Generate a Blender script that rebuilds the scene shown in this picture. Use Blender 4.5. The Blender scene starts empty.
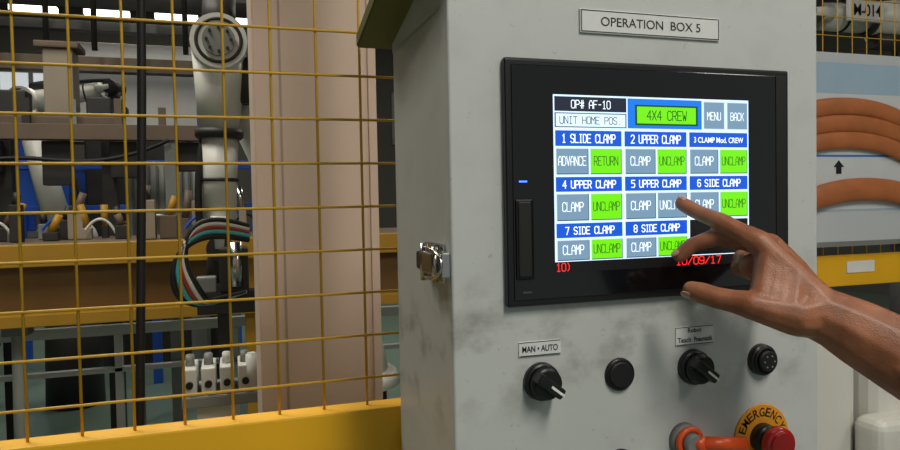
import bpy, bmesh, math, random
from mathutils import Vector, Matrix
random.seed(4)
sc=bpy.context.scene
sc.view_settings.view_transform='Standard'
COL=sc.collection
H=1.45   # eye height

# ---------------------------------------------------------------- materials
MC={}
def srgb(c):
    return tuple(((x/255)/12.92 if x/255<=0.04045 else (((x/255)+0.055)/1.055)**2.4) for x in c)
def mat(name,c,rough=0.5,metal=0.0,var=0.08,scale=12,bump=0.0,emit=0,coat=0,spec=0.5):
    if name in MC: return MC[name]
    m=bpy.data.materials.new(name); m.use_nodes=True
    nt=m.node_tree; b=nt.nodes['Principled BSDF']
    col=srgb(c)
    b.inputs['Roughness'].default_value=rough
    b.inputs['Metallic'].default_value=metal
    b.inputs['Specular IOR Level'].default_value=spec
    if coat: b.inputs['Coat Weight'].default_value=coat; b.inputs['Coat Roughness'].default_value=0.05
    tc=nt.nodes.new('ShaderNodeTexCoord')
    no=nt.nodes.new('ShaderNodeTexNoise'); no.inputs['Scale'].default_value=scale; no.inputs['Detail'].default_value=6
    nt.links.new(tc.outputs['Object'],no.inputs['Vector'])
    mx=nt.nodes.new('ShaderNodeMix'); mx.data_type='RGBA'
    mx.inputs['A'].default_value=tuple(x*(1-var) for x in col)+(1,)
    mx.inputs['B'].default_value=tuple(min(1,x*(1+var)) for x in col)+(1,)
    nt.links.new(no.outputs['Fac'],mx.inputs['Factor'])
    nt.links.new(mx.outputs['Result'],b.inputs['Base Color'])
    if bump:
        bp=nt.nodes.new('ShaderNodeBump'); bp.inputs['Strength'].default_value=bump; bp.inputs['Distance'].default_value=0.002
        nt.links.new(no.outputs['Fac'],bp.inputs['Height']); nt.links.new(bp.outputs['Normal'],b.inputs['Normal'])
    if emit:
        b.inputs['Emission Color'].default_value=col+(1,); b.inputs['Emission Strength'].default_value=emit
    MC[name]=m; return m
def lcd(name,c,e=0.8):
    if name in MC: return MC[name]
    m=bpy.data.materials.new(name); m.use_nodes=True; b=m.node_tree.nodes['Principled BSDF']
    b.inputs['Base Color'].default_value=(.01,.01,.01,1); b.inputs['Roughness'].default_value=.25
    b.inputs['Emission Color'].default_value=srgb(c)+(1,); b.inputs['Emission Strength'].default_value=e
    MC[name]=m; return m

# ---------------------------------------------------------------- geometry helpers
def obj(name,me,m=None,smooth=False):
    o=bpy.data.objects.new(name,me); COL.objects.link(o)
    if m: me.materials.append(m)
    if smooth:
        for p in me.polygons: p.use_smooth=True
    return o
def box(name,x0,x1,y0,y1,z0,z1,m,bev=0,seg=2):
    bm=bmesh.new(); bmesh.ops.create_cube(bm,size=1)
    c=Vector(((x0+x1)/2,(y0+y1)/2,(z0+z1)/2))
    for v in bm.verts: v.co=Vector((v.co.x*(x1-x0),v.co.y*(y1-y0),v.co.z*(z1-z0)))
    if bev: bmesh.ops.bevel(bm,geom=list(bm.edges),offset=bev,segments=seg,affect='EDGES',profile=.6)
    me=bpy.data.meshes.new(name); bm.to_mesh(me); bm.free()
    o=obj(name,me,m,smooth=False); o.location=c; return o
def cyl(name,p,axis,r,h,m,r2=None,n=40,bev=0,smooth=True):
    """cylinder starting at p and extending h along axis"""
    bm=bmesh.new()
    bmesh.ops.create_cone(bm,cap_ends=True,segments=n,radius1=r,radius2=r if r2 is None else r2,depth=h)
    for v in bm.verts: v.co.z+=h/2
    if bev:
        es=[e for e in bm.edges if e.verts[0].co.z>h*.99 and e.verts[1].co.z>h*.99]
        bmesh.ops.bevel(bm,geom=es,offset=bev,segments=3,affect='EDGES')
    me=bpy.data.meshes.new(name); bm.to_mesh(me); bm.free()
    o=obj(name,me,m); 
    if smooth:
        for q in me.polygons: q.use_smooth=len(q.vertices)<=4
    o.rotation_mode='QUATERNION'; o.rotation_quaternion=Vector((0,0,1)).rotation_difference(Vector(axis).normalized())
    o.location=p; return o
def link(name,a,b,r,m,r2=None,n=28,bev=0):
    a=Vector(a);b=Vector(b); return cyl(name,a,b-a,r,(b-a).length,m,r2,n,bev)
def ring(name,p,axis,R,r,m):
    bm=bmesh.new(); N=48;K=10; vs=[]
    for i in range(N):
        a=2*math.pi*i/N
        vs.append([bm.verts.new(((R+r*math.cos(2*math.pi*k/K))*math.cos(a),(R+r*math.cos(2*math.pi*k/K))*math.sin(a),r*math.sin(2*math.pi*k/K))) for k in range(K)])
    for i in range(N):
        for k in range(K): bm.faces.new((vs[i][k],vs[(i+1)%N][k],vs[(i+1)%N][(k+1)%K],vs[i][(k+1)%K]))
    me=bpy.data.meshes.new(name); bm.to_mesh(me); bm.free(); o=obj(name,me,m,True)
    o.rotation_mode='QUATERNION'; o.rotation_quaternion=Vector((0,0,1)).rotation_difference(Vector(axis).normalized())
    o.location=p; return o
def tube(name,pts,r,m):
    cu=bpy.data.curves.new(name,'CURVE'); cu.dimensions='3D'; cu.bevel_depth=r; cu.bevel_resolution=4; cu.resolution_u=10
    s=cu.splines.new('NURBS'); s.points.add(len(pts)-1)
    for i,p in enumerate(pts): s.points[i].co=(*p,1)
    s.use_endpoint_u=True; s.order_u=min(4,len(pts))
    o=bpy.data.objects.new(name,cu); COL.objects.link(o); cu.materials.append(m); return o
def prism(name,poly,y0,y1,m,bev=0):
    bm=bmesh.new()
    f=[bm.verts.new((x,y0,z)) for x,z in poly]; g=[bm.verts.new((x,y1,z)) for x,z in poly]
    bm.faces.new(f); bm.faces.new(g[::-1]); n=len(poly)
    for i in range(n): bm.faces.new((f[i],g[i],g[(i+1)%n],f[(i+1)%n]))
    bmesh.ops.recalc_face_normals(bm,faces=bm.faces)
    if bev: bmesh.ops.bevel(bm,geom=list(bm.edges),offset=bev,segments=2,affect='EDGES')
    me=bpy.data.meshes.new(name); bm.to_mesh(me); bm.free(); return obj(name,me,m)
def wedge(name,x0,x1,pts,m,bev=0):
    bm=bmesh.new(); f=[bm.verts.new((x0,y,z)) for y,z in pts]; g=[bm.verts.new((x1,y,z)) for y,z in pts]
    bm.faces.new(f); bm.faces.new(g[::-1]); n=len(pts)
    for i in range(n): bm.faces.new((f[i],g[i],g[(i+1)%n],f[(i+1)%n]))
    bmesh.ops.recalc_face_normals(bm,faces=bm.faces)
    if bev: bmesh.ops.bevel(bm,geom=list(bm.edges),offset=bev,segments=2,affect='EDGES')
    me=bpy.data.meshes.new(name); bm.to_mesh(me); bm.free(); return obj(name,me,m)
def quad(name,x0,x1,z0,z1,y,m):
    me=bpy.data.meshes.new(name); me.from_pydata([(x0,y,z0),(x1,y,z0),(x1,y,z1),(x0,y,z1)],[],[(0,1,2,3)]); return obj(name,me,m)
def text(name,s,x0,x1,z0,z1,y,m,bold=0.0,track=1.0):
    cu=bpy.data.curves.new(name,'FONT'); cu.body=s; cu.size=1; cu.offset=bold; cu.space_character=track
    t=bpy.data.objects.new(name,cu); COL.objects.link(t)
    bpy.context.view_layer.update()
    me=bpy.data.meshes.new_from_object(t.evaluated_get(bpy.context.evaluated_depsgraph_get()))
    bpy.data.objects.remove(t)
    xs=[v.co.x for v in me.vertices]; ys=[v.co.y for v in me.vertices]
    ax,bx,ay,by=min(xs),max(xs),min(ys),max(ys)
    for v in me.vertices:
        v.co=Vector((x0+(v.co.x-ax)/(bx-ax)*(x1-x0), y, z0+(v.co.y-ay)/(by-ay)*(z1-z0)))
    me.materials.clear()
    return obj(name,me,m)
# monospaced stroke font for the LCD (strokes on a 0..4 x 0..6 grid)
GL={'A':[(0,0,0,4),(0,4,1.3,6),(1.3,6,2.7,6),(2.7,6,4,4),(4,4,4,0),(0,2.4,4,2.4)],
'B':[(0,0,0,6),(0,6,3,6),(3,6,4,5),(4,5,4,4),(4,4,3,3.1),(0,3.1,3,3.1),(3,3.1,4,2.2),(4,2.2,4,1),(4,1,3,0),(3,0,0,0)],
'C':[(4,5,3,6),(3,6,1,6),(1,6,0,5),(0,5,0,1),(0,1,1,0),(1,0,3,0),(3,0,4,1)],
'D':[(0,0,0,6),(0,6,2.6,6),(2.6,6,4,4.6),(4,4.6,4,1.4),(4,1.4,2.6,0),(2.6,0,0,0)],
'E':[(4,6,0,6),(0,6,0,0),(0,0,4,0),(0,3.1,3.2,3.1)],'F':[(4,6,0,6),(0,6,0,0),(0,3.1,3.2,3.1)],
'G':[(4,5,3,6),(3,6,1,6),(1,6,0,5),(0,5,0,1),(0,1,1,0),(1,0,4,0),(4,0,4,2.8),(4,2.8,2.4,2.8)],
'H':[(0,0,0,6),(4,0,4,6),(0,3.1,4,3.1)],'I':[(2,0,2,6),(1,6,3,6),(1,0,3,0)],
'K':[(0,0,0,6),(4,6,0,2.4),(1.4,3.6,4,0)],'L':[(0,6,0,0),(0,0,4,0)],'M':[(0,0,0,6),(0,6,2,3),(2,3,4,6),(4,6,4,0)],
'N':[(0,0,0,6),(0,6,4,0),(4,0,4,6)],'O':[(1,0,3,0),(3,0,4,1),(4,1,4,5),(4,5,3,6),(3,6,1,6),(1,6,0,5),(0,5,0,1),(0,1,1,0)],
'P':[(0,0,0,6),(0,6,3,6),(3,6,4,5),(4,5,4,3.8),(4,3.8,3,2.8),(3,2.8,0,2.8)],
'R':[(0,0,0,6),(0,6,3,6),(3,6,4,5),(4,5,4,3.8),(4,3.8,3,2.8),(3,2.8,0,2.8),(2,2.8,4,0)],
'S':[(4,5.2,3,6),(3,6,1,6),(1,6,0,5),(0,5,0,4),(0,4,1,3.2),(1,3.2,3,2.8),(3,2.8,4,2),(4,2,4,1),(4,1,3,0),(3,0,1,0),(1,0,0,.8)],
'T':[(0,6,4,6),(2,6,2,0)],'U':[(0,6,0,1),(0,1,1,0),(1,0,3,0),(3,0,4,1),(4,1,4,6)],'V':[(0,6,2,0),(2,0,4,6)],
'W':[(0,6,1,0),(1,0,2,3.4),(2,3.4,3,0),(3,0,4,6)],'X':[(0,0,4,6),(0,6,4,0)],
'0':[(1,0,3,0),(3,0,4,1),(4,1,4,5),(4,5,3,6),(3,6,1,6),(1,6,0,5),(0,5,0,1),(0,1,1,0)],
'1':[(2,0,2,6),(2,6,.8,4.8),(.8,0,3.2,0)],'2':[(0,5,1,6),(1,6,3,6),(3,6,4,5),(4,5,4,3.8),(4,3.8,0,0),(0,0,4,0)],
'4':[(3,0,3,6),(3,6,0,2),(0,2,4,2)],'5':[(4,6,0,6),(0,6,0,3.5),(0,3.5,3,3.5),(3,3.5,4,2.6),(4,2.6,4,1),(4,1,3,0),(3,0,0,0)],
'6':[(4,5.4,3,6),(3,6,1,6),(1,6,0,5),(0,5,0,1),(0,1,1,0),(1,0,3,0),(3,0,4,1),(4,1,4,2.4),(4,2.4,3,3.4),(3,3.4,0,3.4)],
'7':[(0,6,4,6),(4,6,1.5,0)],'8':[(1,0,3,0),(3,0,4,1),(4,1,4,2.2),(4,2.2,3,3.1),(3,3.1,1,3.1),(1,3.1,0,2.2),(0,2.2,0,1),(0,1,1,0),(3,3.1,4,4),(4,4,4,5),(4,5,3,6),(3,6,1,6),(1,6,0,5),(0,5,0,4),(0,4,1,3.1)],
'9':[(0,.6,1,0),(1,0,3,0),(3,0,4,1),(4,1,4,5),(4,5,3,6),(3,6,1,6),(1,6,0,5),(0,5,0,3.6),(0,3.6,1,2.6),(1,2.6,4,2.6)],
'#':[(1.2,0,1.6,6),(2.8,0,3.2,6),(0,2,4,2),(0,4,4,4)],'-':[(.8,3,3.2,3)],'.':[(1.8,.1,2.3,.1)],')':[(1,6,2.4,4.4),(2.4,4.4,2.4,1.6),(2.4,1.6,1,0)],'/':[(0,0,4,6)],' ':[]}
def mono(name,s,x0,x1,z0,z1,y,m,wt=.85):
    n=len(s); cw=(x1-x0)/(n-.22); gx=cw*.78/4.0; gz=(z1-z0)/6
    vs=[];fs=[]; k=0
    for i,ch in enumerate(s):
        ox=x0+i*cw
        for (a,b,c,d) in GL[ch]:
            p=Vector((ox+a*gx,z0+b*gz)); q=Vector((ox+c*gx,z0+d*gz)); t=(q-p)
            if t.length<1e-9: continue
            t=t.normalized(); w=wt*min(gx,gz)*.5; nn=Vector((-t.y,t.x))*w; p=p-t*w; q=q+t*w
            yy=y-k*2e-7; k+=1
            for r in (p-nn,q-nn,q+nn,p+nn): vs.append((r.x,yy,r.y))
            fs.append(tuple(range(len(vs)-4,len(vs))))
    me=bpy.data.meshes.new(name); me.from_pydata(vs,[],fs); return obj(name,me,m)
def group(name,parts,loc=None):
    e=bpy.data.objects.new(name,None); e.empty_display_size=.05; COL.objects.link(e)
    if loc is None: loc=parts[0].location
    e.location=loc
    inv=Matrix.Translation(Vector(loc)).inverted()
    for p in parts:
        p.parent=e; p.matrix_parent_inverse=inv
    return e

# ---------------------------------------------------------------- palette
def grimy(name,c,mask):
    paint=mat(name,c,.40,0,.02,5,.01)
    nt=paint.node_tree; N=nt.nodes; Lk_=nt.links
    tc=[n for n in N if n.type=='TEX_COORD'][0]
    old=[n for n in N if n.type=='MIX'][0]
    no2=N.new('ShaderNodeTexNoise'); no2.inputs['Scale'].default_value=17; no2.inputs['Detail'].default_value=9; no2.inputs['Roughness'].default_value=.6
    mp=N.new('ShaderNodeMapping'); mp.inputs['Scale'].default_value=(1,1,1.3); Lk_.new(tc.outputs['Object'],mp.inputs['Vector']); Lk_.new(mp.outputs['Vector'],no2.inputs['Vector'])
    rp=N.new('ShaderNodeMapRange'); rp.inputs['From Min'].default_value=.50; rp.inputs['From Max'].default_value=.72; Lk_.new(no2.outputs['Fac'],rp.inputs['Value'])
    sx=N.new('ShaderNodeSeparateXYZ'); Lk_.new(tc.outputs['Object'],sx.inputs[0])
    # height mask: band beneath the touchscreen where hands rub
    d=N.new('ShaderNodeMath'); d.operation='SUBTRACT'; d.inputs[1].default_value=mask; Lk_.new(sx.outputs['Z'],d.inputs[0])
    ab=N.new('ShaderNodeMath'); ab.operation='ABSOLUTE'; Lk_.new(d.outputs[0],ab.inputs[0])
    mr=N.new('ShaderNodeMapRange'); mr.inputs['From Min'].default_value=.02; mr.inputs['From Max'].default_value=.09; mr.inputs['To Min'].default_value=.72; mr.inputs['To Max'].default_value=.12; Lk_.new(ab.outputs[0],mr.inputs['Value'])
    mu=N.new('ShaderNodeMath'); mu.operation='MULTIPLY'; Lk_.new(rp.outputs[0],mu.inputs[0]); Lk_.new(mr.outputs[0],mu.inputs[1])
    # fine specks
    no3=N.new('ShaderNodeTexNoise'); no3.inputs['Scale'].default_value=140; no3.inputs['Detail'].default_value=2; Lk_.new(tc.outputs['Object'],no3.inputs['Vector'])
    r3=N.new('ShaderNodeMapRange'); r3.inputs['From Min'].default_value=.70; r3.inputs['From Max'].default_value=.76; r3.inputs['To Max'].default_value=.35; Lk_.new(no3.outputs['Fac'],r3.inputs['Value'])
    mxm=N.new('ShaderNodeMath'); mxm.operation='MAXIMUM'; Lk_.new(mu.outputs[0],mxm.inputs[0]); Lk_.new(r3.outputs[0],mxm.inputs[1])
    mm=N.new('ShaderNodeMix'); mm.data_type='RGBA'; mm.inputs['B'].default_value=srgb((112,106,98))+(1,)
    Lk_.new(mxm.outputs[0],mm.inputs['Factor']); Lk_.new(old.outputs['Result'],mm.inputs['A'])
    Lk_.new(mm.outputs['Result'],N['Principled BSDF'].inputs['Base Color'])
    return paint
paint=grimy('cabinet_paint',(188,191,190),.085)
olive=mat('roof_olive',(98,98,44),.6)
blackp=mat('black_plastic',(20,20,22),.35,0,.1,30)
blackm=mat('black_matte',(12,12,13),.6)
glass=mat('hmi_glass',(12,12,15),.12,0,.02,5,0,0,.3)
chrome=mat('chrome',(190,190,188),.22,1.0)
whitep=mat('white_plastic',(226,226,222),.4)
plate=mat('plate_white',(210,212,212),.4)
ink=mat('ink_black',(18,18,20),.6)
red=mat('estop_red',(200,26,26),.3,coat=.4)
orange=mat('orange_plastic',(226,84,30),.35)
estopy=mat('estop_label_yellow',(226,150,30),.5)
yel=mat('fence_yellow',(192,150,36),.5,0,.15,20)
beamy=mat('beam_yellow',(232,174,22),.5,0,.12,7)
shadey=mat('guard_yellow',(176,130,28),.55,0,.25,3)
pink=mat('column_beige',(208,184,166),.55,0,.04,2)
steel=mat('machine_grey',(128,130,126),.5,.1,.25,6)
darks=mat('dark_steel',(48,46,44),.55,.2,.25,5)
brown=mat('brown_steel',(104,88,72),.6,0,.25,5)
robw=mat('robot_white',(212,210,202),.4,0,.08,5)
robb=mat('robot_beige',(150,138,120),.5,0,.15,5)
blue=mat('blue_paint',(36,92,200),.5,0,.15,4)
teal=mat('hose_teal',(70,170,170),.4)
hred=mat('hose_red',(150,50,40),.4)
hwhite=mat('hose_white',(208,208,202),.4,0,.1,8)

# ---------------------------------------------------------------- room
floorm=mat('floor_epoxy',(106,126,114),.3,0,.14,1.5)
wallm=mat('wall_paint',(84,82,76),.8,0,.25,1)
box('floor',-9,9,-6,12,-.1,0,floorm)
box('wall_back',-9,9,12,12.2,0,6.5,wallm)
box('wall_left',-9.2,-9,-6,12,0,6.5,wallm)
box('wall_right',9,9.2,-6,12,0,6.5,wallm)
box('ceiling',-9,9,-6,12,6.5,6.6,mat('ceiling_dark',(64,62,60),.8))
win=mat('window_glow',(206,212,216),.4,emit=.7)
for i,(x0,x1,z0,z1) in enumerate([(-3.4,-2.0,2.6,3.7),(-1.6,-.3,2.6,3.7),(3.0,4.6,2.6,3.5),(5,6.6,2.6,3.5),(7.2,8.6,2.6,3.5)]):
    w=[quad('pane',x0,x1,z0,z1,11.97,win)]
    for k in range(4):
        xx=x0+(x1-x0)*k/3; w.append(box('mullion',xx-.03,xx+.03,11.93,11.99,z0-.03,z1+.03,steel))
    for zz in (z0,z1): w.append(box('rail',x0-.03,x1+.03,11.94,11.99,zz-.03,zz+.03,steel))
    group('window_%d'%(i+1),w,((x0+x1)/2,11.97,(z0+z1)/2))

# ---------------------------------------------------------------- control cabinet
XL,XR=.2106,.674
parts=[]
parts.append(box('body',XL+.003,XR-.003,.024,.245,.72,1.655,paint,.004))
parts.append(box('door',XL,XR,0,.021,.74,1.70,paint,.0035,4))
parts.append(box('door_gasket',XL+.006,XR-.006,.0205,.0245,.745,1.66,blackm))
parts.append(wedge('upper_body',XL+.003,XR-.003,[(.024,1.65),(.245,1.65),(.245,1.662),(.024,1.712)],paint))
parts.append(wedge('roof',XL-.042,XR+.012,[(-.02,1.722),(.262,1.658),(.262,1.676),(-.02,1.742)],olive,.002))
parts.append(box('stand',XL+.06,XR-.06,.05,.2,.02,.72,steel,.004))
parts.append(box('stand_foot',XL,XR,.0,.26,0,.02,steel,.004))
group('control_cabinet',parts,((XL+XR)/2,.12,0))

lp=[box('latch_plate',XL-.003,XL+.0035,.018,.085,H-.082,H-.042,chrome,.001),
    box('latch_lever',XL-.014,XL-.004,.022,.062,H-.074,H-.050,chrome,.003,3),
    cyl('hinge_pin',(XL-.010,.064,H-.082),(0,0,1),.0045,.040,chrome),
    cyl('hinge_pin',(XL-.010,.024,H-.080),(0,0,1),.0035,.036,chrome),
    tube('wire_loop',[(XL-.010,.064,H-.046),(XL-.014,.04,H-.046),(XL-.012,.012,H-.047),(XL-.008,.0,H-.062),(XL-.012,.012,H-.077),(XL-.014,.04,H-.078),(XL-.010,.064,H-.078)],.0018,chrome),
    box('latch_keeper',XL-.009,XL+.001,.003,.012,H-.075,H-.049,chrome,.002),
    box('latch_spring_block',XL-.012,XL-.001,.068,.092,H-.072,H-.052,blackp,.003)]
group('toggle_latch',lp,(XL,.05,H-.06))

np_=[box('plate',.3565,.532,-.0025,0,H+.1765,H+.2015,plate,.0008),
     text('plate_text','OPERATION  BOX 5',.381,.506,H+.1845,H+.1940,-.0028,ink,.004)]
for a,b,c,d in ((.3575,.531,.1995,.2005),(.3575,.531,.1775,.1785),(.3575,.3585,.1775,.2005),(.530,.531,.1775,.2005)):
    np_.append(quad('plate_border',a,b,H+c,H+d,-.0027,ink))
group('name_plate',np_,(.445,0,H+.189))

# ---------------------------------------------------------------- HMI
hx0,hx1,hz0,hz1=.2672,.6225,H-.107,H+.1458
sx0,sx1,sz0,sz1=.3195,.5635,H-.0737,H+.1095
SW,SH=sx1-sx0,sz1-sz0
p=[box('bezel',hx0,hx1,-.009,0,hz0,hz1,blackp,.003,3),
   box('front_glass',hx0+.007,hx1-.02,-.0104,-.008,hz0+.007,hz1-.007,glass,.0008),
   box('side_strip',hx1-.019,hx1-.004,-.0100,-.008,hz0+.007,hz1-.007,blackm,.0006),
   box('usb_cover_rim',.2762,.2950,-.0122,-.010,H-.079,H+.003,blackp,.002),
   box('usb_cover',.2780,.2932,-.0135,-.0115,H-.077,H+.001,blackm,.002),
   quad('status_led',.2805,.2895,H+.0198,H+.0215,-.0106,lcd('led_blue',(70,130,255),2.5)),
   quad('brand_mark',.283,.293,hz0+.014,hz0+.016,-.0106,mat('grey_print',(60,60,62),.6))]
Y0=-.0107
def U(u): return sx0+u*SW
def V(v): return sz1-v*SH
def rect(n,u0,u1,v0,v1,m,lay=1): p.append(quad(n,U(u0),U(u1),V(v1),V(v0),Y0-.00012*lay,m))
def stext(s,u0,u1,v0,v1,m,lay=4,wt=.78): p.append(mono('label',s,U(u0),U(u1),V(v1),V(v0),Y0-.00012*lay,m,wt))
E=1.5
Lw=lcd('lcd_white',(200,226,244),E); Lb=lcd('lcd_blue',(12,74,184),E); Lg=lcd('lcd_green',(100,206,8),E)
Lgr=lcd('lcd_grey',(104,132,154),E); Lk=lcd('lcd_black',(8,8,12),.5); Lt=lcd('lcd_text_white',(236,248,255),E); Lr=lcd('lcd_red',(255,36,36),E)
Lc=lcd('lcd_cyan_blue',(14,106,204),E); Ldg=lcd('lcd_dark_green',(16,84,24),.9); Ln=lcd('lcd_dark',(26,30,46),E); Lh=lcd('lcd_bevel',(190,206,216),E); Lsh=lcd('lcd_button_shadow',(62,80,98),E)
rect('lcd_background',0,1,0,.94,Lw,0); rect('status_bar',0,1,.94,1,Lk,0)
rect('op_band',.006,.352,.01,.092,Ln); stext('OP# AF-10',.085,.272,.03,.074,Lt)
rect('unit_frame',.006,.352,.1,.183,Lsh); rect('unit_box',.012,.346,.106,.177,Lw,2); stext('UNIT HOME POS.',.03,.325,.122,.162,Ln)
rect('title_band',.358,.742,.01,.183,Lc); rect('title_frame',.395,.720,.045,.163,Ldg,2); rect('title_box',.405,.710,.055,.153,Lg,3)
stext('4X4 CREW',.455,.66,.078,.132,Ldg,4)
for a,b,s in ((.748,.868,'MENU'),(.876,.996,'BACK')):
    rect('btn_edge',a,b,.01,.183,Lh); rect('btn',a+.006,b-.004,.018,.177,Lgr,2); stext(s,a+.024,b-.024,.078,.124,Lt)
rows=[(.200,.288,.297,.448),(.462,.545,.554,.710),(.724,.806,.815,.935)]
titles=[['1 SLIDE CLAMP','2 UPPER CLAMP','3 CLAMP Mod. CREW'],['4 UPPER CLAMP','5 UPPER CLAMP','6 SIDE CLAMP'],['7 SIDE CLAMP','8 SIDE CLAMP',None]]
green=[[1,1,1],[1,0,1],[1,1,1]]
for r,(t0,t1,b0,b1) in enumerate(rows):
    for c in range(3):
        u0=.008+c*.3333; u1=u0+.318; um=(u0+u1)/2
        T=titles[r][c]
        if T is None:
            rect('blank',u0,u1,t0,b1,Lk); continue
        rect('title',u0,u1,t0,t1,Lb)
        if 'Mod' in T:
            p.append(text('label',T,U(um-.135),U(um+.135),V(t1-.026),V(t0+.028),Y0-.0005,Lt,.012))
        else:
            tw=.0195*len(T); stext(T,um-tw/2,um+tw/2,t0+.022,t1-.02,Lt,4,1.1)
        for k,(a,b) in enumerate(((u0,um-.003),(um+.003,u1))):
            g=k==1 and green[r][c]
            rect('btn_edge',a,b,b0,b1,Lh,1); rect('btn_shadow',a+.004,b,b0+.006,b1,Lsh,2)
            rect('btn',a+.004,b-.004,b0+.006,b1-.006,Lg if g else Lgr,3)
            s=('ADVANCE','RETURN')[k] if (r==0 and c==0) else ('CLAMP','UNCLAMP')[k]
            w={'CLAMP':.098,'UNCLAMP':.128,'ADVANCE':.13,'RETURN':.116}[s]
            cc=(a+b)/2; cv=(b0+b1)/2
            stext(s,cc-w/2,cc+w/2,cv-.026,cv+.024,Ldg if g else Lt,5)
stext('10)',.006,.072,.948,.992,Lr); stext('10/09/17',.60,.84,.948,.992,Lr)
group('touchscreen_panel',p,((hx0+hx1)/2,0,H))

# ---------------------------------------------------------------- operator controls
def label(name,x0,x1,z0,z1,lines):
    q=[box('plate',x0,x1,-.0016,0,z0,z1,plate,.0004)]
    for a,b,c,d in ((x0,x1,z1-.0012,z1-.0004),(x0,x1,z0+.0004,z0+.0012)): q.append(quad('border',a+.0005,b-.0005,c,d,-.0018,ink))
    for (t,a,b,c,d) in lines: q.append(text('print',t,a,b,c,d,-.0019,ink,.018))
    group(name,q,((x0+x1)/2,0,(z0+z1)/2))
label('switch_label',.2815,.329,H-.160,H-.1445,[('MAN • AUTO',.285,.3255,H-.1557,H-.1490)])
label('switch_label',.4714,.5217,H-.164,H-.143,[('Robot',.487,.505,H-.1500,H-.1448),('Teach',.4735,.491,H-.1608,H-.1550),('Pneumatik',.495,.520,H-.1608,H-.1550)])
def selector(x,z,ang):
    q=[cyl('collar',(x,0,z),(0,-1,0),.0200,.009,blackp,.0190,48,.002),
       cyl('knob_base',(x,-.009,z),(0,-1,0),.0172,.010,blackp,.0160,40,.002)]
    h=box('handle',-.0058,.0058,-.028,-.012,-.0165,.0165,blackp,.003,3)
    l=box('pointer_line',-.0013,.0013,-.0286,-.0275,-.001,.0150,whitep,.0003)
    l2=box('pointer_tip',-.0013,.0013,-.0282,-.020,.0158,.0170,whitep,.0003)
    for o in (h,l,l2):
        c=Vector(o.location); Rm=Matrix.Rotation(ang,4,'Y'); o.matrix_world=Matrix.Translation((x,0,z))@Rm@Matrix.Translation(c); q.append(o)
    bpy.context.view_layer.update()
    group('selector_switch',q,(x,0,z))
selector(.306,H-.187,math.radians(128)); selector(.494,H-.189,math.radians(128))
x,z=.3995,H-.1887
group('hole_plug',[cyl('rim',(x,0,z),(0,-1,0),.0180,.004,blackp,.0172,48,.001),cyl('cap',(x,-.004,z),(0,-1,0),.0150,.0025,blackm,.0140,40,.001),ring('groove',(x,-.004,z),(0,1,0),.0158,.0008,blackm)],(x,0,z))
x,z=.588,H-.189
pb=[cyl('collar',(x,0,z),(0,-1,0),.0185,.009,blackp,.0175,48,.002),ring('bezel_ring',(x,-.009,z),(0,1,0),.0145,.0016,blackm),
    cyl('button_cap',(x,-.009,z),(0,-1,0),.0125,.006,blackm,.012,40,.001)]
for a in range(6):
    t=a*math.pi/3; pb.append(cyl('led_dot',(x+.007*math.cos(t),-.015,z+.007*math.sin(t)),(0,-1,0),.0010,.0006,steel))
group('push_button',pb,(x,0,z))
x,z=.3995,H-.288
group('push_button',[cyl('collar',(x,0,z),(0,-1,0),.0175,.008,blackp,.0165,48,.002),ring('bezel_ring',(x,-.008,z),(0,1,0),.0138,.0015,blackp),cyl('button_cap',(x,-.008,z),(0,-1,0),.012,.006,blackm,.0115,40,.001)],(x,0,z))
x,z=.5885,H-.281
es=[cyl('warning_disc',(x,0,z),(0,-1,0),.0390,.0018,estopy,.0385,64),
    cyl('collar',(x,-.0018,z),(0,-1,0),.0175,.014,blackp,.0165,48,.001),
    cyl('stem',(x,-.0158,z),(0,-1,0),.012,.008,red),
    cyl('mushroom_cap',(x,-.0225,z),(0,-1,0),.020,.013,red,.0195,48,.004)]
word='EMERGENCY'
for i,ch in enumerate(word):
    a=math.radians(158-i*17)
    t=text('letter',ch,-.0036,.0036,-.0052,.0052,0,ink,.012)
    t.matrix_world=Matrix.Translation((x+.0300*math.cos(a),-.0021,z+.0300*math.sin(a)))@Matrix.Rotation(a-math.pi/2,4,'Y').inverted()
    es.append(t)
bpy.context.view_layer.update()
group('emergency_stop_button',es,(x,0,z))
x,z=.481,H-.270
kl=[cyl('collar',(x,0,z),(0,-1,0),.019,.010,steel,.018,48,.002),ring('orange_ring',(x,-.012,z),(0,1,0),.0145,.0035,orange),
    cyl('core',(x,-.010,z),(0,-1,0),.012,.014,steel,.011),
    link('lever_arm',(x+.004,-.022,z+.002),(x+.060,-.030,z-.004),.0070,orange,.0085,24,.002),
    link('lever_neck',(x,-.014,z),(x+.010,-.026,z+.001),.008,orange,.008)]
group('lever_switch',kl,(x,0,z))

# ---------------------------------------------------------------- hand and arm
YAW=math.radians(-17.9)
RZ=Matrix.Rotation(YAW,4,'Z')
def A(a,b,c): return RZ@Vector((a,b,c))+Vector((0,-.65,H))
balls=[]
def chain(pts):
    for (p0,r0),(p1,r1) in zip(pts[:-1],pts[1:]):
        p0=Vector(p0);p1=Vector(p1); L=(p1-p0).length; n=max(2,int(L/min(r0,r1)/.16))
        for i in range(n+1):
            t=i/n; balls.append((p0.lerp(p1,t),r0+(r1-r0)*t))
I4,I3,I2,I1=(.2509,.744,-.0050),(.2645,.732,-.0150),(.2808,.713,-.0245),(.3085,.688,-.0445)
M4,M3,M2,M1=(.2440,.731,-.0600),(.2565,.728,-.0490),(.2790,.720,-.0405),(.3283,.704,-.0490)
R4,R3,R2,R1=(.3120,.706,-.0800),(.3020,.722,-.0740),(.3130,.738,-.0640),(.3486,.722,-.0600)
L4,L3,L2,L1=(.3250,.706,-.0860),(.3210,.722,-.0860),(.3340,.738,-.0800),(.3685,.735,-.0757)
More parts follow.
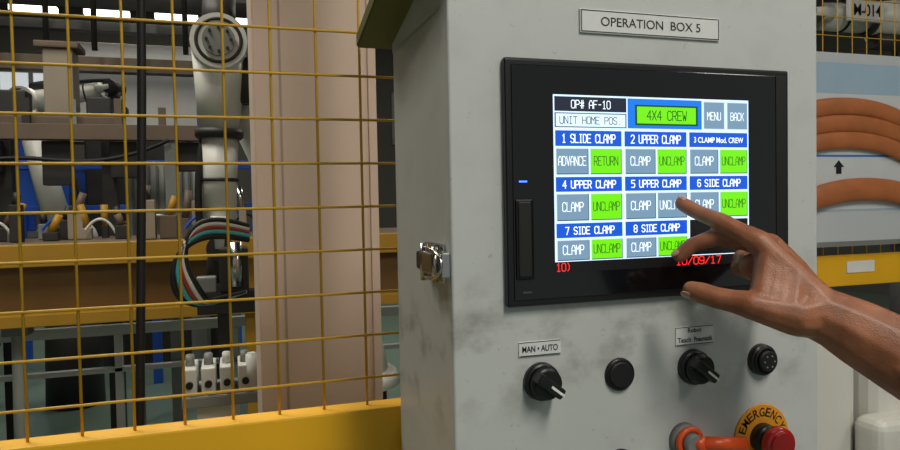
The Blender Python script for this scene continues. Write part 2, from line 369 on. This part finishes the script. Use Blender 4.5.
T3,T2,T1,T0=(.2440,.697,-.0925),(.2640,.682,-.0990),(.2920,.666,-.1045),(.3330,.660,-.1150)
W=(.3557,.665,-.1130)
def mid(a,b,t=.5): return tuple(Vector(a).lerp(Vector(b),t))
chain([(I4,.0078),(mid(I4,I3,.5),.0086),(I3,.0084),(mid(I3,I2,.5),.0088),(I2,.0100),(mid(I2,I1,.45),.0102),(I1,.0128)])
chain([(M4,.0079),(mid(M4,M3,.5),.0086),(M3,.0085),(mid(M3,M2,.5),.0089),(M2,.0100),(mid(M2,M1,.45),.0102),(M1,.0122)])
chain([(R4,.0070),(R3,.0080),(mid(R3,R2),.0082),(R2,.0092),(mid(R2,R1),.0094),(R1,.0114)])
chain([(L4,.0062),(L3,.0068),(L2,.0077),(mid(L2,L1),.0080),(L1,.0104)])
chain([(T3,.0092),(mid(T3,T2,.4),.0112),(T2,.0112),(mid(T2,T1,.5),.0119),(T1,.0146),(T0,.0205)])
Wt=(.3500,.668,-.0990); Wb=(.3600,.690,-.1060)
chain([(I1,.0128),(mid(I1,Wt,.5),.0165),(Wt,.0205)])
chain([(M1,.0122),(mid(M1,Wt,.5),.0170),((.3560,.678,-.1030),.0195)])
chain([(R1,.0114),(mid(R1,Wb,.5),.0155),(Wb,.0185)])
chain([(L1,.0104),(mid(L1,Wb,.5),.0150),(Wb,.0185)])
chain([(I1,.0118),(M1,.0120),(R1,.0112),(L1,.0098)])
for t0,t1,ra,rb in ((.20,.18,.0130,.0132),(.34,.36,.0145,.0150),(.48,.52,.0160,.0165),(.68,.80,.0180,.0195)):
    chain([(mid(I1,Wt,t0),ra),(mid(mid(I1,Wt,t0),mid(T1,T0,t1),.5),(ra+rb)/2-.001),(mid(T1,T0,t1),rb)])
chain([((.3080,.702,-.0700),.0130),((.3380,.695,-.0850),.0190),((.3520,.688,-.0960),.0200)])
chain([(T0,.0205),(W,.0260)])
F1,F2,F3,EL=(.3903,.655,-.1320),(.4233,.640,-.1530),(.4797,.600,-.1910),(.5200,.550,-.2310)
chain([(Wt,.0205),(W,.0270)]); chain([(Wb,.0185),((.3600,.674,-.1130),.0255)])
chain([(W,.0270),((.3720,.660,-.1210),.0290),(F1,.0330),(F2,.0370),(F3,.0430),(EL,.0440),((.60,.42,-.13),.048),((.66,.30,.0),.056)])
bm=bmesh.new()
for p0,r in balls:
    bmesh.ops.create_icosphere(bm,subdivisions=2,radius=r,matrix=Matrix.Translation(A(*p0)))
me=bpy.data.meshes.new('arm_skin'); bm.to_mesh(me); bm.free()
skin=bpy.data.materials.new('skin'); skin.use_nodes=True; nt=skin.node_tree; b=nt.nodes['Principled BSDF']
tc=nt.nodes.new('ShaderNodeTexCoord')
n1=nt.nodes.new('ShaderNodeTexNoise'); n1.inputs['Scale'].default_value=34; n1.inputs['Detail'].default_value=5
n2=nt.nodes.new('ShaderNodeTexVoronoi'); n2.inputs['Scale'].default_value=700
n3=nt.nodes.new('ShaderNodeTexNoise'); n3.inputs['Scale'].default_value=110; n3.inputs['Detail'].default_value=5
for n in (n1,n2,n3): nt.links.new(tc.outputs['Object'],n.inputs['Vector'])
r1=nt.nodes.new('ShaderNodeValToRGB'); r1.color_ramp.elements[0].position=.3; r1.color_ramp.elements[1].position=.72
r1.color_ramp.elements[0].color=srgb((132,80,54))+(1,); r1.color_ramp.elements[1].color=srgb((168,108,76))+(1,)
nt.links.new(n1.outputs['Fac'],r1.inputs['Fac']); nt.links.new(r1.outputs['Color'],b.inputs['Base Color'])
ad=nt.nodes.new('ShaderNodeMath'); ad.operation='MULTIPLY_ADD'; ad.inputs[1].default_value=.4; nt.links.new(n2.outputs['Distance'],ad.inputs[0]); nt.links.new(n3.outputs['Fac'],ad.inputs[2])
bp=nt.nodes.new('ShaderNodeBump'); bp.inputs['Strength'].default_value=.28; bp.inputs['Distance'].default_value=.0016
nt.links.new(ad.outputs[0],bp.inputs['Height']); nt.links.new(bp.outputs['Normal'],b.inputs['Normal'])
b.inputs['Roughness'].default_value=.45
b.inputs['Subsurface Weight'].default_value=.12; b.inputs['Subsurface Radius'].default_value=(.006,.002,.001); b.inputs['Subsurface Scale'].default_value=1
arm=obj('arm_skin',me,skin)
rm=arm.modifiers.new('remesh','REMESH'); rm.mode='VOXEL'; rm.voxel_size=.0014; rm.use_smooth_shade=True
sm=arm.modifiers.new('smooth','SMOOTH'); sm.factor=.5; sm.iterations=12
nailm=mat('nail',(180,134,108),.28,0,.03,40)
def nail(tip,nxt,up,r,w,l):
    tip=A(*tip); nxt=A(*nxt); d=(tip-nxt).normalized(); up=(RZ.to_3x3()@Vector(up)); up=(up-d*up.dot(d)).normalized(); s=d.cross(up)
    bm=bmesh.new(); bmesh.ops.create_uvsphere(bm,u_segments=24,v_segments=14,radius=1)
    M=Matrix((( d.x*l,s.x*w,up.x*.0022,0),(d.y*l,s.y*w,up.y*.0022,0),(d.z*l,s.z*w,up.z*.0022,0),(0,0,0,1)))
    bmesh.ops.transform(bm,matrix=Matrix.Translation(tip+d*.0012+up*(r-.0021))@M,verts=bm.verts)
    me=bpy.data.meshes.new('nail'); bm.to_mesh(me); bm.free(); return obj('nail',me,nailm,True)
nails=[nail(I4,I3,(0.25,-.45,1),.0078,.0050,.0060),nail(M4,M3,(-1,-.3,.6),.0079,.0050,.006),nail(T3,T2,(-.1,-.6,-.8),.0092,.0062,.0075)]
slv=link('sleeve',A(.575,.46,-.165),A(.68,.26,.04),.062,mat('shirt_cloth',(60,70,90),.9),.075)
group('human_arm',[arm]+nails+[slv],A(*W))

# ---------------------------------------------------------------- mesh fences
def fence(name,x0,x1,z0,z1,y,sp,r,xoff,zoff,extra):
    bm=bmesh.new()
    def rod(a,b):
        a=Vector(a);b=Vector(b); L=(b-a).length
        q=Vector((0,0,1)).rotation_difference((b-a).normalized()).to_matrix().to_4x4()
        bmesh.ops.create_cone(bm,cap_ends=True,segments=8,radius1=r,radius2=r,depth=L,matrix=Matrix.Translation((a+b)/2)@q)
    x=x0+xoff
    while x<x1: rod((x,y,z0),(x,y,z1)); x+=sp
    z=z0+zoff
    while z<z1: rod((x0,y-2*r*.9,z),(x1,y-2*r*.9,z)); z+=sp
    me=bpy.data.meshes.new('wire_mesh'); bm.to_mesh(me); bm.free()
    o=obj('wire_mesh',me,yel,True)
    group(name,[o]+extra,((x0+x1)/2,y,0))
FY=.28; bt=H-.275
fence('mesh_fence',-.62,.28,bt,2.25,FY,.0586,.0018,.034,.0386,
   [box('bottom_beam',-.66,.30,FY-.02,FY+.02,bt-.11,bt,beamy,.003),
    box('post',.262,.302,FY-.02,FY+.02,0,2.3,beamy,.003),box('post',-.70,-.66,FY-.02,FY+.02,0,2.3,beamy,.003),
    box('top_beam',-.66,.262,FY-.02,FY+.02,2.25,2.3,beamy,.003),
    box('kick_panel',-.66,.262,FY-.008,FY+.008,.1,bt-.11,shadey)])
RY=1.0
fence('mesh_fence',.9,2.6,H-.18,2.6,RY,.058,.0016,.02,.03,
   [box('bottom_beam',.9,2.6,RY-.03,RY,H-.275,H-.182,beamy,.003),
    box('post',.86,.9,RY-.02,RY+.02,0,2.6,beamy,.003),box('post',2.6,2.64,RY-.02,RY+.02,0,2.6,beamy,.003),
    box('top_beam',.9,2.6,RY-.02,RY+.02,2.6,2.64,beamy,.003),
    box('beam_label',1.79,1.90,RY-.033,RY-.029,H-.235,H-.20,whitep)])
by=.93
bd=[box('board',1.2,2.25,by,by+.012,H-.15,H+.42,mat('board_white',(190,194,198),.5,0,.06,4),.002),
    quad('poster_sheet',1.25,2.2,H-.045,H+.39,by-.001,mat('poster_blue',(160,184,204),.5)),
    quad('poster_inner',1.27,2.18,H-.04,H+.30,by-.0015,mat('poster_white',(204,208,210),.5))]
po=mat('hose_orange',(176,104,60),.45,0,.3,20)
def hose(cx,cz,hw,drop,r,y):
    cu=bpy.data.curves.new('orange_hose','CURVE'); cu.dimensions='3D'; cu.bevel_depth=r; cu.bevel_resolution=6
    s=cu.splines.new('POLY'); n=40; s.points.add(n)
    for i in range(n+1):
        t=-1+2*i/n; s.points[i].co=(cx+hw*t,0,cz-drop*(abs(t)**2.2),1)
    o=bpy.data.objects.new('orange_hose',cu); COL.objects.link(o); cu.materials.append(po); o.scale=(1,.45,1); o.location=(0,y,0); return o
for cz in (H+.262,H+.212,H+.163): bd.append(hose(1.74,cz,.42,.16,.0255,by-.012))
bd.append(hose(1.80,H+.018,.45,.17,.034,by-.016))
bd.append(quad('blue_strip',1.27,2.18,H+.115,H+.121,by-.0024,mat('print_blue',(60,120,190),.5)))
bd.append(prism('arrow_print',[(1.705,H+.065),(1.725,H+.065),(1.725,H+.085),(1.735,H+.085),(1.715,H+.105),(1.695,H+.085),(1.705,H+.085)],by-.003,by-.0025,ink))
bd.append(quad('frame_line',1.2,2.25,H-.15,H-.135,by-.001,steel))
group('poster_board',bd,(1.7,by,H))

# ---------------------------------------------------------------- machine at right
mp=[box('cabinet_block',1.0,1.335,.52,.85,.0,H-.29,robw,.045,5),
    box('cover_block',1.35,1.80,.50,.88,.0,H-.33,robw,.06,5),
    box('lower_cover',1.30,1.62,.44,.52,H-.95,H-.48,robw,.035,5),
    cyl('motor',(1.24,.68,H-.30),(0,0,1),.075,.07,blackp,.07,40,.008),
    cyl('motor_cap',(1.24,.68,H-.23),(0,0,1),.045,.03,steel,.04,40,.006),
    box('motor_mount',1.30,1.42,.60,.75,H-.33,H-.25,darks,.008),
    tube('cable',[(1.30,.50,H-.25),(1.40,.47,H-.28),(1.50,.46,H-.32),(1.62,.47,H-.36),(1.72,.47,H-.50)],.007,blackm),
    tube('cable',[(1.16,.50,H-.30),(1.12,.46,H-.40),(1.14,.46,H-.55),(1.10,.47,H-.7)],.008,hwhite),
    box('seam_strip',1.17,1.176,.514,.522,H-.85,H-.34,steel),
    box('nameplate',1.48,1.58,.496,.501,H-.42,H-.385,steel)]
group('welding_machine',mp,(1.3,.7,0))

# ---------------------------------------------------------------- column and hanging cable
cp=[box('face',.058,.306,.85,1.10,0,6.5,pink,.004)]
cp.append(box('rib',.112,.116,.848,.851,0,6.5,mat('column_seam',(172,152,138),.6)))
cp.append(box('edge_angle',.300,.318,.842,.862,0,6.5,pink,.002))
group('column',cp,(.17,.97,0))
tube('hanging_cable',[(-.118,.66,6.5),(-.122,.66,3),(-.128,.66,1.95),(-.136,.65,1.6),(-.150,.64,1.2),(-.168,.64,.7),(-.18,.64,0.01)],.0075,blackm)

# ---------------------------------------------------------------- robots
def robot(bx,by_,bz,mt,s=1,yaw=0,elbow=(0,1.1),fore=(-.55,.12),dark=darks,extra=None,la=-.10,fr=.088):
    P=lambda x,y,z:(bx+s*(x*math.cos(yaw)-y*math.sin(yaw)),by_+s*(x*math.sin(yaw)+y*math.cos(yaw)),bz+s*z)
    ex,ez=elbow; fx,fz=fore
    L=math.hypot(fx,fz); ux,uz=fx/L,fz/L
    wr=(ex+fx,0,ez+fz)
    F=lambda t,y=-.02:P(ex+fx*t,y,ez+fz*t)
    q=[cyl('pedestal',(bx,by_,0),(0,0,1),.20*s,max(bz,.02),dark,.18*s),
       cyl('base_flange',P(0,0,0),(0,0,1),.24*s,.06*s,mt,.22*s,40,.01),
       cyl('turntable',P(0,0,.06),(0,0,1),.19*s,.20*s,mt,.15*s,40,.02),
       link('shoulder_axis',P(0,-.17,.34),P(0,.17,.34),.13*s,mt,None,36,.015),
       link('shoulder_cap',P(0,-.20,.34),P(0,-.16,.34),.09*s,dark,None,36,.01),
       link('lower_arm',P(0,la,.34),P(ex,la,ez),.095*s,mt,.075*s,28,.01),
       link('elbow_axis',P(ex,-.15,ez),P(ex,.15,ez),.105*s,mt,None,36,.02),
       link('elbow_cap',P(ex,-.165,ez),P(ex,-.14,ez),.06*s,steel,None,36,.01),
       ring('elbow_seal',P(ex,-.15,ez),(0,1,0),.082*s,.006,dark),
       link('elbow_motor',P(ex-ux*.06,.03,ez-uz*.06),P(ex-ux*.22,.03,ez-uz*.22),.065*s,dark,None,28,.01),
       link('side_motor',P(ex+ux*.04-uz*.10,-.02,ez+uz*.04+ux*.10),P(ex+ux*.22-uz*.10,-.02,ez+uz*.22+ux*.10),.045*s,dark,.04*s,28,.008),
       link('forearm_casting',F(0),F(.42),fr*1.08*s,mt,fr*.78*s,32,.01),
       link('forearm_flange',F(.41),F(.455),fr*.95*s,dark,None,32,.006),
       link('forearm_tube',F(.45),F(.86),fr*.74*s,mt,fr*.66*s,32,.01),
       ring('forearm_band',F(.66),(fx,0,fz),fr*.70*s,.007,dark),
       link('wrist_fork',P(wr[0]-fx*.16,-.075,wr[2]-fz*.16),P(wr[0],-.075,wr[2]),.035*s,mt,.03*s),
       link('wrist_fork',P(wr[0]-fx*.16,.055,wr[2]-fz*.16),P(wr[0],.055,wr[2]),.035*s,mt,.03*s),
       link('wrist_axis',P(wr[0],-.10,wr[2]),P(wr[0],.08,wr[2]),.05*s,dark,None,28,.008),
       link('tool_flange',P(*wr),P(wr[0]-.02,0,wr[2]-.14),.045*s,dark,.04*s),
       box('gripper',*(lambda c:(c[0]-.12*s,c[0]+.10*s,c[1]-.05*s,c[1]+.05*s,c[2]-.05*s,c[2]))(P(wr[0]-.02,0,wr[2]-.14)),dark,.008),
       tube('dress_hose',[P(.1,.2,.3),P(ex+.16,.2,(ez+.3)/2),P(ex+.12,.1,ez+.1),P(ex+fx*.4-.11*abs(uz),-.06,ez+fz*.4+.11*abs(ux)),P(wr[0]-.07*abs(uz),-.06,wr[2]+.05)],.014*s,blackm)]
    for k in range(8):
        t=k*math.pi/4; q.append(cyl('cap_bolt',P(ex+.045*math.cos(t),-.165,ez+.045*math.sin(t)),(math.sin(yaw),-math.cos(yaw),0),.006*s,.008,dark,n=8))
    if extra: q+=extra
    group('industrial_robot',q,(bx,by_,0))
robot(.42,2.05,.75,robw,.92,0,(-.47,1.40),(-.02,-.80),darks,None,.12,.098)
robot(-1.12,5.1,.9,robw,1.0,-.3,(-.25,1.35),(.62,.10))
robot(-2.6,7.9,1.0,robb,1.1,.5,(.1,.95),(-.5,.2))
robot(3.2,1.75,1.25,robw,1.0,0,(-.2,1.0),(-.62,-.02),darks,[box('id_plate',2.53,2.72,1.62,1.64,2.195,2.285,whitep,.003),text('id_text','M-014',2.55,2.70,2.215,2.265,1.617,ink,.01)])
cb=[]
for k,(m_,dr) in enumerate(((blackm,0),(teal,.022),(hred,.04),(hwhite,.055),(blackm,.07))):
    cb.append(tube('hose',[(.06,1.55,H-.10+dr*.6),(-.02,1.52,H-.080+dr*.7),(-.10,1.5,H-.085+dr*.8),(-.155+dr*.3,1.5,H-.15),(-.16+dr,1.5,H-.23),(-.13+dr,1.52,H-.29),(-.04,1.58,H-.30+dr*.3),(.05,1.62,H-.27)],.0085,m_))
group('hose_bundle',cb,(-.1,1.5,H-.2))
sb=[box('rail',-.10,.09,1.66,1.74,H-.34,H-.27,darks,.004),box('stem',-.04,.0,1.68,1.72,.0,H-.34,darks),box('bracket',-.03,.06,1.65,1.76,H-.27,H-.13,darks,.006),cyl('cylinder',(.02,1.64,H-.25),(0,0,1),.02,.14,chrome),box('clamp_arm',-.10,-.04,1.66,1.72,H-.27,H-.22,steel,.005)]
group('cable_stand',sb,(0,1.7,0))

# guard platform
gp=[box('front_rail',-1.7,1.2,2.85,2.92,1.20,1.30,shadey,.004),
    box('back_panel',-1.7,1.2,2.93,2.95,.95,1.20,mat('guard_brown',(112,80,32),.6,0,.3,3)),
    box('lower_rail',-1.7,1.2,2.85,2.92,.93,.985,shadey,.004),
    box('table_top',-1.7,1.2,2.92,3.7,1.24,1.30,brown)]
for x in (-1.68,-1.1,.1,.7,1.15): gp.append(box('leg',x-.03,x+.03,2.92,2.98,0,1.24,shadey,.003))
group('guard_platform',gp,(-.3,3.2,0))
tl=[]
random.seed(11)
for i in range(40):
    x=-1.6+i*.058+random.uniform(-.02,.02); h=random.uniform(.04,.20); y=3.05+random.uniform(0,.5); w=random.uniform(.015,.045)
    tl.append(box('clamp_base',x-w,x+w,y-w,y+w,1.302,1.302+h,random.choice([brown,darks,steel,robb,darks]),.005))
    tl.append(cyl('clamp_cylinder',(x,y,1.302+h),(random.uniform(-.5,.5),0,1),.018,random.uniform(.05,.14),random.choice([chrome,darks,steel,brown,shadey])))
    if i%4==0: tl.append(tube('air_line',[(x,y-.05,1.35),(x+.08,y-.06,1.45+h*.3),(x+.14,y-.05,1.33)],.007,random.choice([blackm,hwhite,blue])))
group('clamping_jig',tl,(-.5,3.2,1.302))
of=[box('beam',-2.4,.6,3.8,3.9,1.86,1.95,brown,.004),box('beam',-2.4,.6,4.6,4.7,2.40,2.50,brown,.004),box('beam',-2.6,1.5,5.9,6.0,2.98,3.06,darks,.004)]
for x in (-2.3,-1.35,-.32,.5): of.append(box('upright',x-.03,x+.03,3.82,3.88,0,1.86,steel))
for x in (-2.3,-1.55,-.1): of.append(box('upright',x-.04,x+.04,4.62,4.68,0,3.9,darks))
for i in range(9): of.append(cyl('pipe_drop',(-2.2+i*.28,4.4,2.5),(0,0,1),.018,1.9,darks))
of.append(box('header',-3,1.5,5.9,6.4,3.3,3.8,darks)); of.append(box('header',-3,1.5,4.3,4.5,3.05,3.12,brown)); of.append(box('duct',-3,1.5,6.5,6.9,3.9,4.2,brown))
for i in range(12): of.append(box('hanger',-2.3+i*.24,-2.26+i*.24,3.84,3.88,1.95,2.0+random.uniform(.02,.2),random.choice([brown,steel,darks])))
for i in range(5): of.append(box('strip_light',-2.2+i*.55,-1.85+i*.55,5.82,5.88,3.10,3.14,mat('strip_glow',(255,250,240),.4,emit=3)))
for i in range(6): of.append(box('valve_box',-2.1+i*.36,-1.95+i*.36,3.90,3.98,1.60+.04*(i%3),1.86,random.choice([darks,steel,darks]),.006))
of.append(tube('cable_sag',[(-2.3,3.78,1.86),(-1.7,3.76,1.62),(-1.1,3.78,1.86),(-.7,3.76,1.66),(-.32,3.78,1.86)],.012,blackm))
group('conveyor_frame',of,(-1,4,0))
group('machine_hood',[box('hood',-1.25,-.22,6.2,6.6,2.15,2.95,mat('hood_white',(196,194,190),.6),.02),box('hood_base',-1.2,-.3,6.2,6.6,0,2.15,darks,.02),box('hood_lip',-1.28,-.2,6.18,6.21,2.12,2.2,steel)],(-.6,6.4,0))
group('press_machine',[box('ram_column',-1.02,-.86,4.0,4.2,2.02,2.42,robb,.01),box('ram_cap',-1.06,-.82,3.97,4.2,2.42,2.46,brown,.01),box('control_box',-1.28,-1.12,4.02,4.18,2.02,2.17,darks,.01),box('control_box',-.80,-.66,4.02,4.18,2.02,2.14,darks,.01),box('bed',-1.3,-.62,3.99,4.25,1.96,2.02,brown,.01),box('frame_leg',-1.28,-1.2,4.0,4.1,0,1.96,darks),box('frame_leg',-.72,-.64,4.0,4.1,0,1.96,darks)],(-.95,4.1,0))
group('storage_rack',[box('blue_panel',-1.6,-.55,7.0,7.1,1.35,1.85,blue,.01),box('rack_shelf',-2.6,.1,6.9,7.3,1.2,1.26,steel),box('rack_shelf',-2.6,.1,6.9,7.3,1.88,1.94,steel)]+[box('post',x,x+.06,6.9,6.96,0,2.6,blue) for x in (-2.6,-1.9,-1.2,-.5,.05)]+[box('crate',-2.5+i*.42,-2.2+i*.42,6.95,7.0,1.26,1.26+random.uniform(.15,.4),random.choice([blue,hwhite,steel,brown]),.01) for i in range(6)],(-1.2,7,0))
bf=[box('rail',-2.2,.3,5.50,5.56,z,z+.07,blue,.004) for z in (1.42,1.78)]+[box('post',x,x+.07,5.50,5.56,0,1.84,blue,.004) for x in (-2.2,-1.65,-.62,.2)]
bf+=[box('sheet',-1.60,-1.2,5.515,5.53,1.48,1.78,blue),box('sheet',-.55,-.1,5.515,5.53,1.48,1.78,hwhite)]
group('blue_steel_frame',bf,(-1,5.5,0))
group('pallet_wrapper',[box('blue_column',-.20,-.02,4.9,5.0,1.1,2.45,blue,.01),box('column_base',-.28,.06,4.8,5.1,0,1.1,steel,.01)],(0,4.95,0))
group('white_screen',[box('frame',-.62,-.15,4.35,4.38,1.25,1.76,mat('screen_white',(176,178,174),.6),.004)]+[box('slat',-.6+i*.05,-.585+i*.05,4.33,4.35,1.27,1.74,steel) for i in range(9)]+[box('leg',-.6,-.56,4.35,4.38,0,1.25,steel),box('leg',-.2,-.16,4.35,4.38,0,1.25,steel)],(-.4,4.36,0))
group('floor_rail',[box('rail',-2.2,1.2,3.75,3.80,.72,.78,hwhite,.005),box('rail',-2.2,1.2,3.75,3.80,.5,.53,hwhite,.005)]+[box('leg',x,x+.04,3.75,3.80,0,.72,hwhite) for x in (-2.0,-1.3,-.65,0,.7)],(-.6,3.77,0))
group('floor_pedestal',[cyl('foot',(-1.02,3.3,0),(0,0,1),.14,.03,hwhite,.13,32,.005),cyl('cone',(-1.02,3.3,.03),(0,0,1),.11,.2,hwhite,.05),cyl('stem',(-1.02,3.3,.23),(0,0,1),.035,.6,hwhite,.03),box('head',-1.08,-.96,3.24,3.36,.83,.92,steel,.01)],(-1.02,3.3,0))
vm=[box('base',-.125,.065,1.22,1.40,H-.515,H-.485,steel,.004),box('stand',-.09,.01,1.26,1.36,0,H-.515,hwhite)]
for i in range(4):
    x=-.105+i*.046; vm.append(box('valve_block',x-.018,x+.018,1.23,1.36,H-.485,H-.415,hwhite,.004)); vm.append(cyl('solenoid',(x,1.28,H-.415),(0,0,1),.012,.03,random.choice([hwhite,steel]),.011,24,.002)); vm.append(cyl('port',(x,1.23,H-.455),(0,-1,0),.009,.010,blackm))
vm.append(cyl('regulator',(.05,1.24,H-.485),(0,0,1),.018,.10,hwhite,.015,28,.004))
group('valve_manifold',vm,(-.05,1.3,0))

# ---------------------------------------------------------------- lamps
tubem=mat('tube_glow',(255,250,240),.4,emit=6)
def lamp(x,y,z,w,l,power,tilt=0):
    q=[box('housing',x-w/2,x+w/2,y-l/2,y+l/2,z,z+.06,whitep,.004)]
    for d in (-.25,.25): q.append(link('tube',(x+d*w,y-l/2+.02,z-.02),(x+d*w,y+l/2-.02,z-.02),.014,tubem))
    for d in (-.4,.4): q.append(link('rod',(x,y+d*l,z+.06),(x,y+d*l,6.5),.008,steel))
    L=bpy.data.lights.new('lamp_light','AREA'); L.shape='RECTANGLE'; L.size=w; L.size_y=l; L.energy=power; L.color=(1,.96,.85)
    o=bpy.data.objects.new('lamp_light',L); COL.objects.link(o); o.location=(x,y,z-.05); o.rotation_euler=(math.radians(tilt),0,0); q.append(o)
    group('fluorescent_lamp',q,(x,y,z))
lamp(.7,-1.9,3.4,.4,1.5,66); lamp(2.6,-1.2,3.4,.4,1.5,18)
lamp(-.9,1.2,4.0,.5,1.2,50); lamp(-1.9,2.4,4.4,.5,1.2,48)
lamp(-.6,5.2,4.6,.5,1.0,60); lamp(-1.2,8.6,4.8,.5,1.6,90); lamp(3.5,6,4.8,.5,1.6,80)

w=bpy.data.worlds.new('hall_ambient'); sc.world=w; w.use_nodes=True
w.node_tree.nodes['Background'].inputs[0].default_value=(.92,.96,.95,1); w.node_tree.nodes['Background'].inputs[1].default_value=.27

# ---------------------------------------------------------------- camera
cam=bpy.data.cameras.new('cam'); co=bpy.data.objects.new('camera',cam); COL.objects.link(co)
cam.sensor_width=36; cam.lens=688/900*36; cam.clip_start=.02
Rm=Matrix.Rotation(math.radians(-17.9),4,'Z')@Matrix.Rotation(math.radians(90-1.8),4,'X')@Matrix.Rotation(math.radians(-1.1),4,'Z')
co.matrix_world=Matrix.Translation((0,-.65,H))@Rm
sc.camera=co
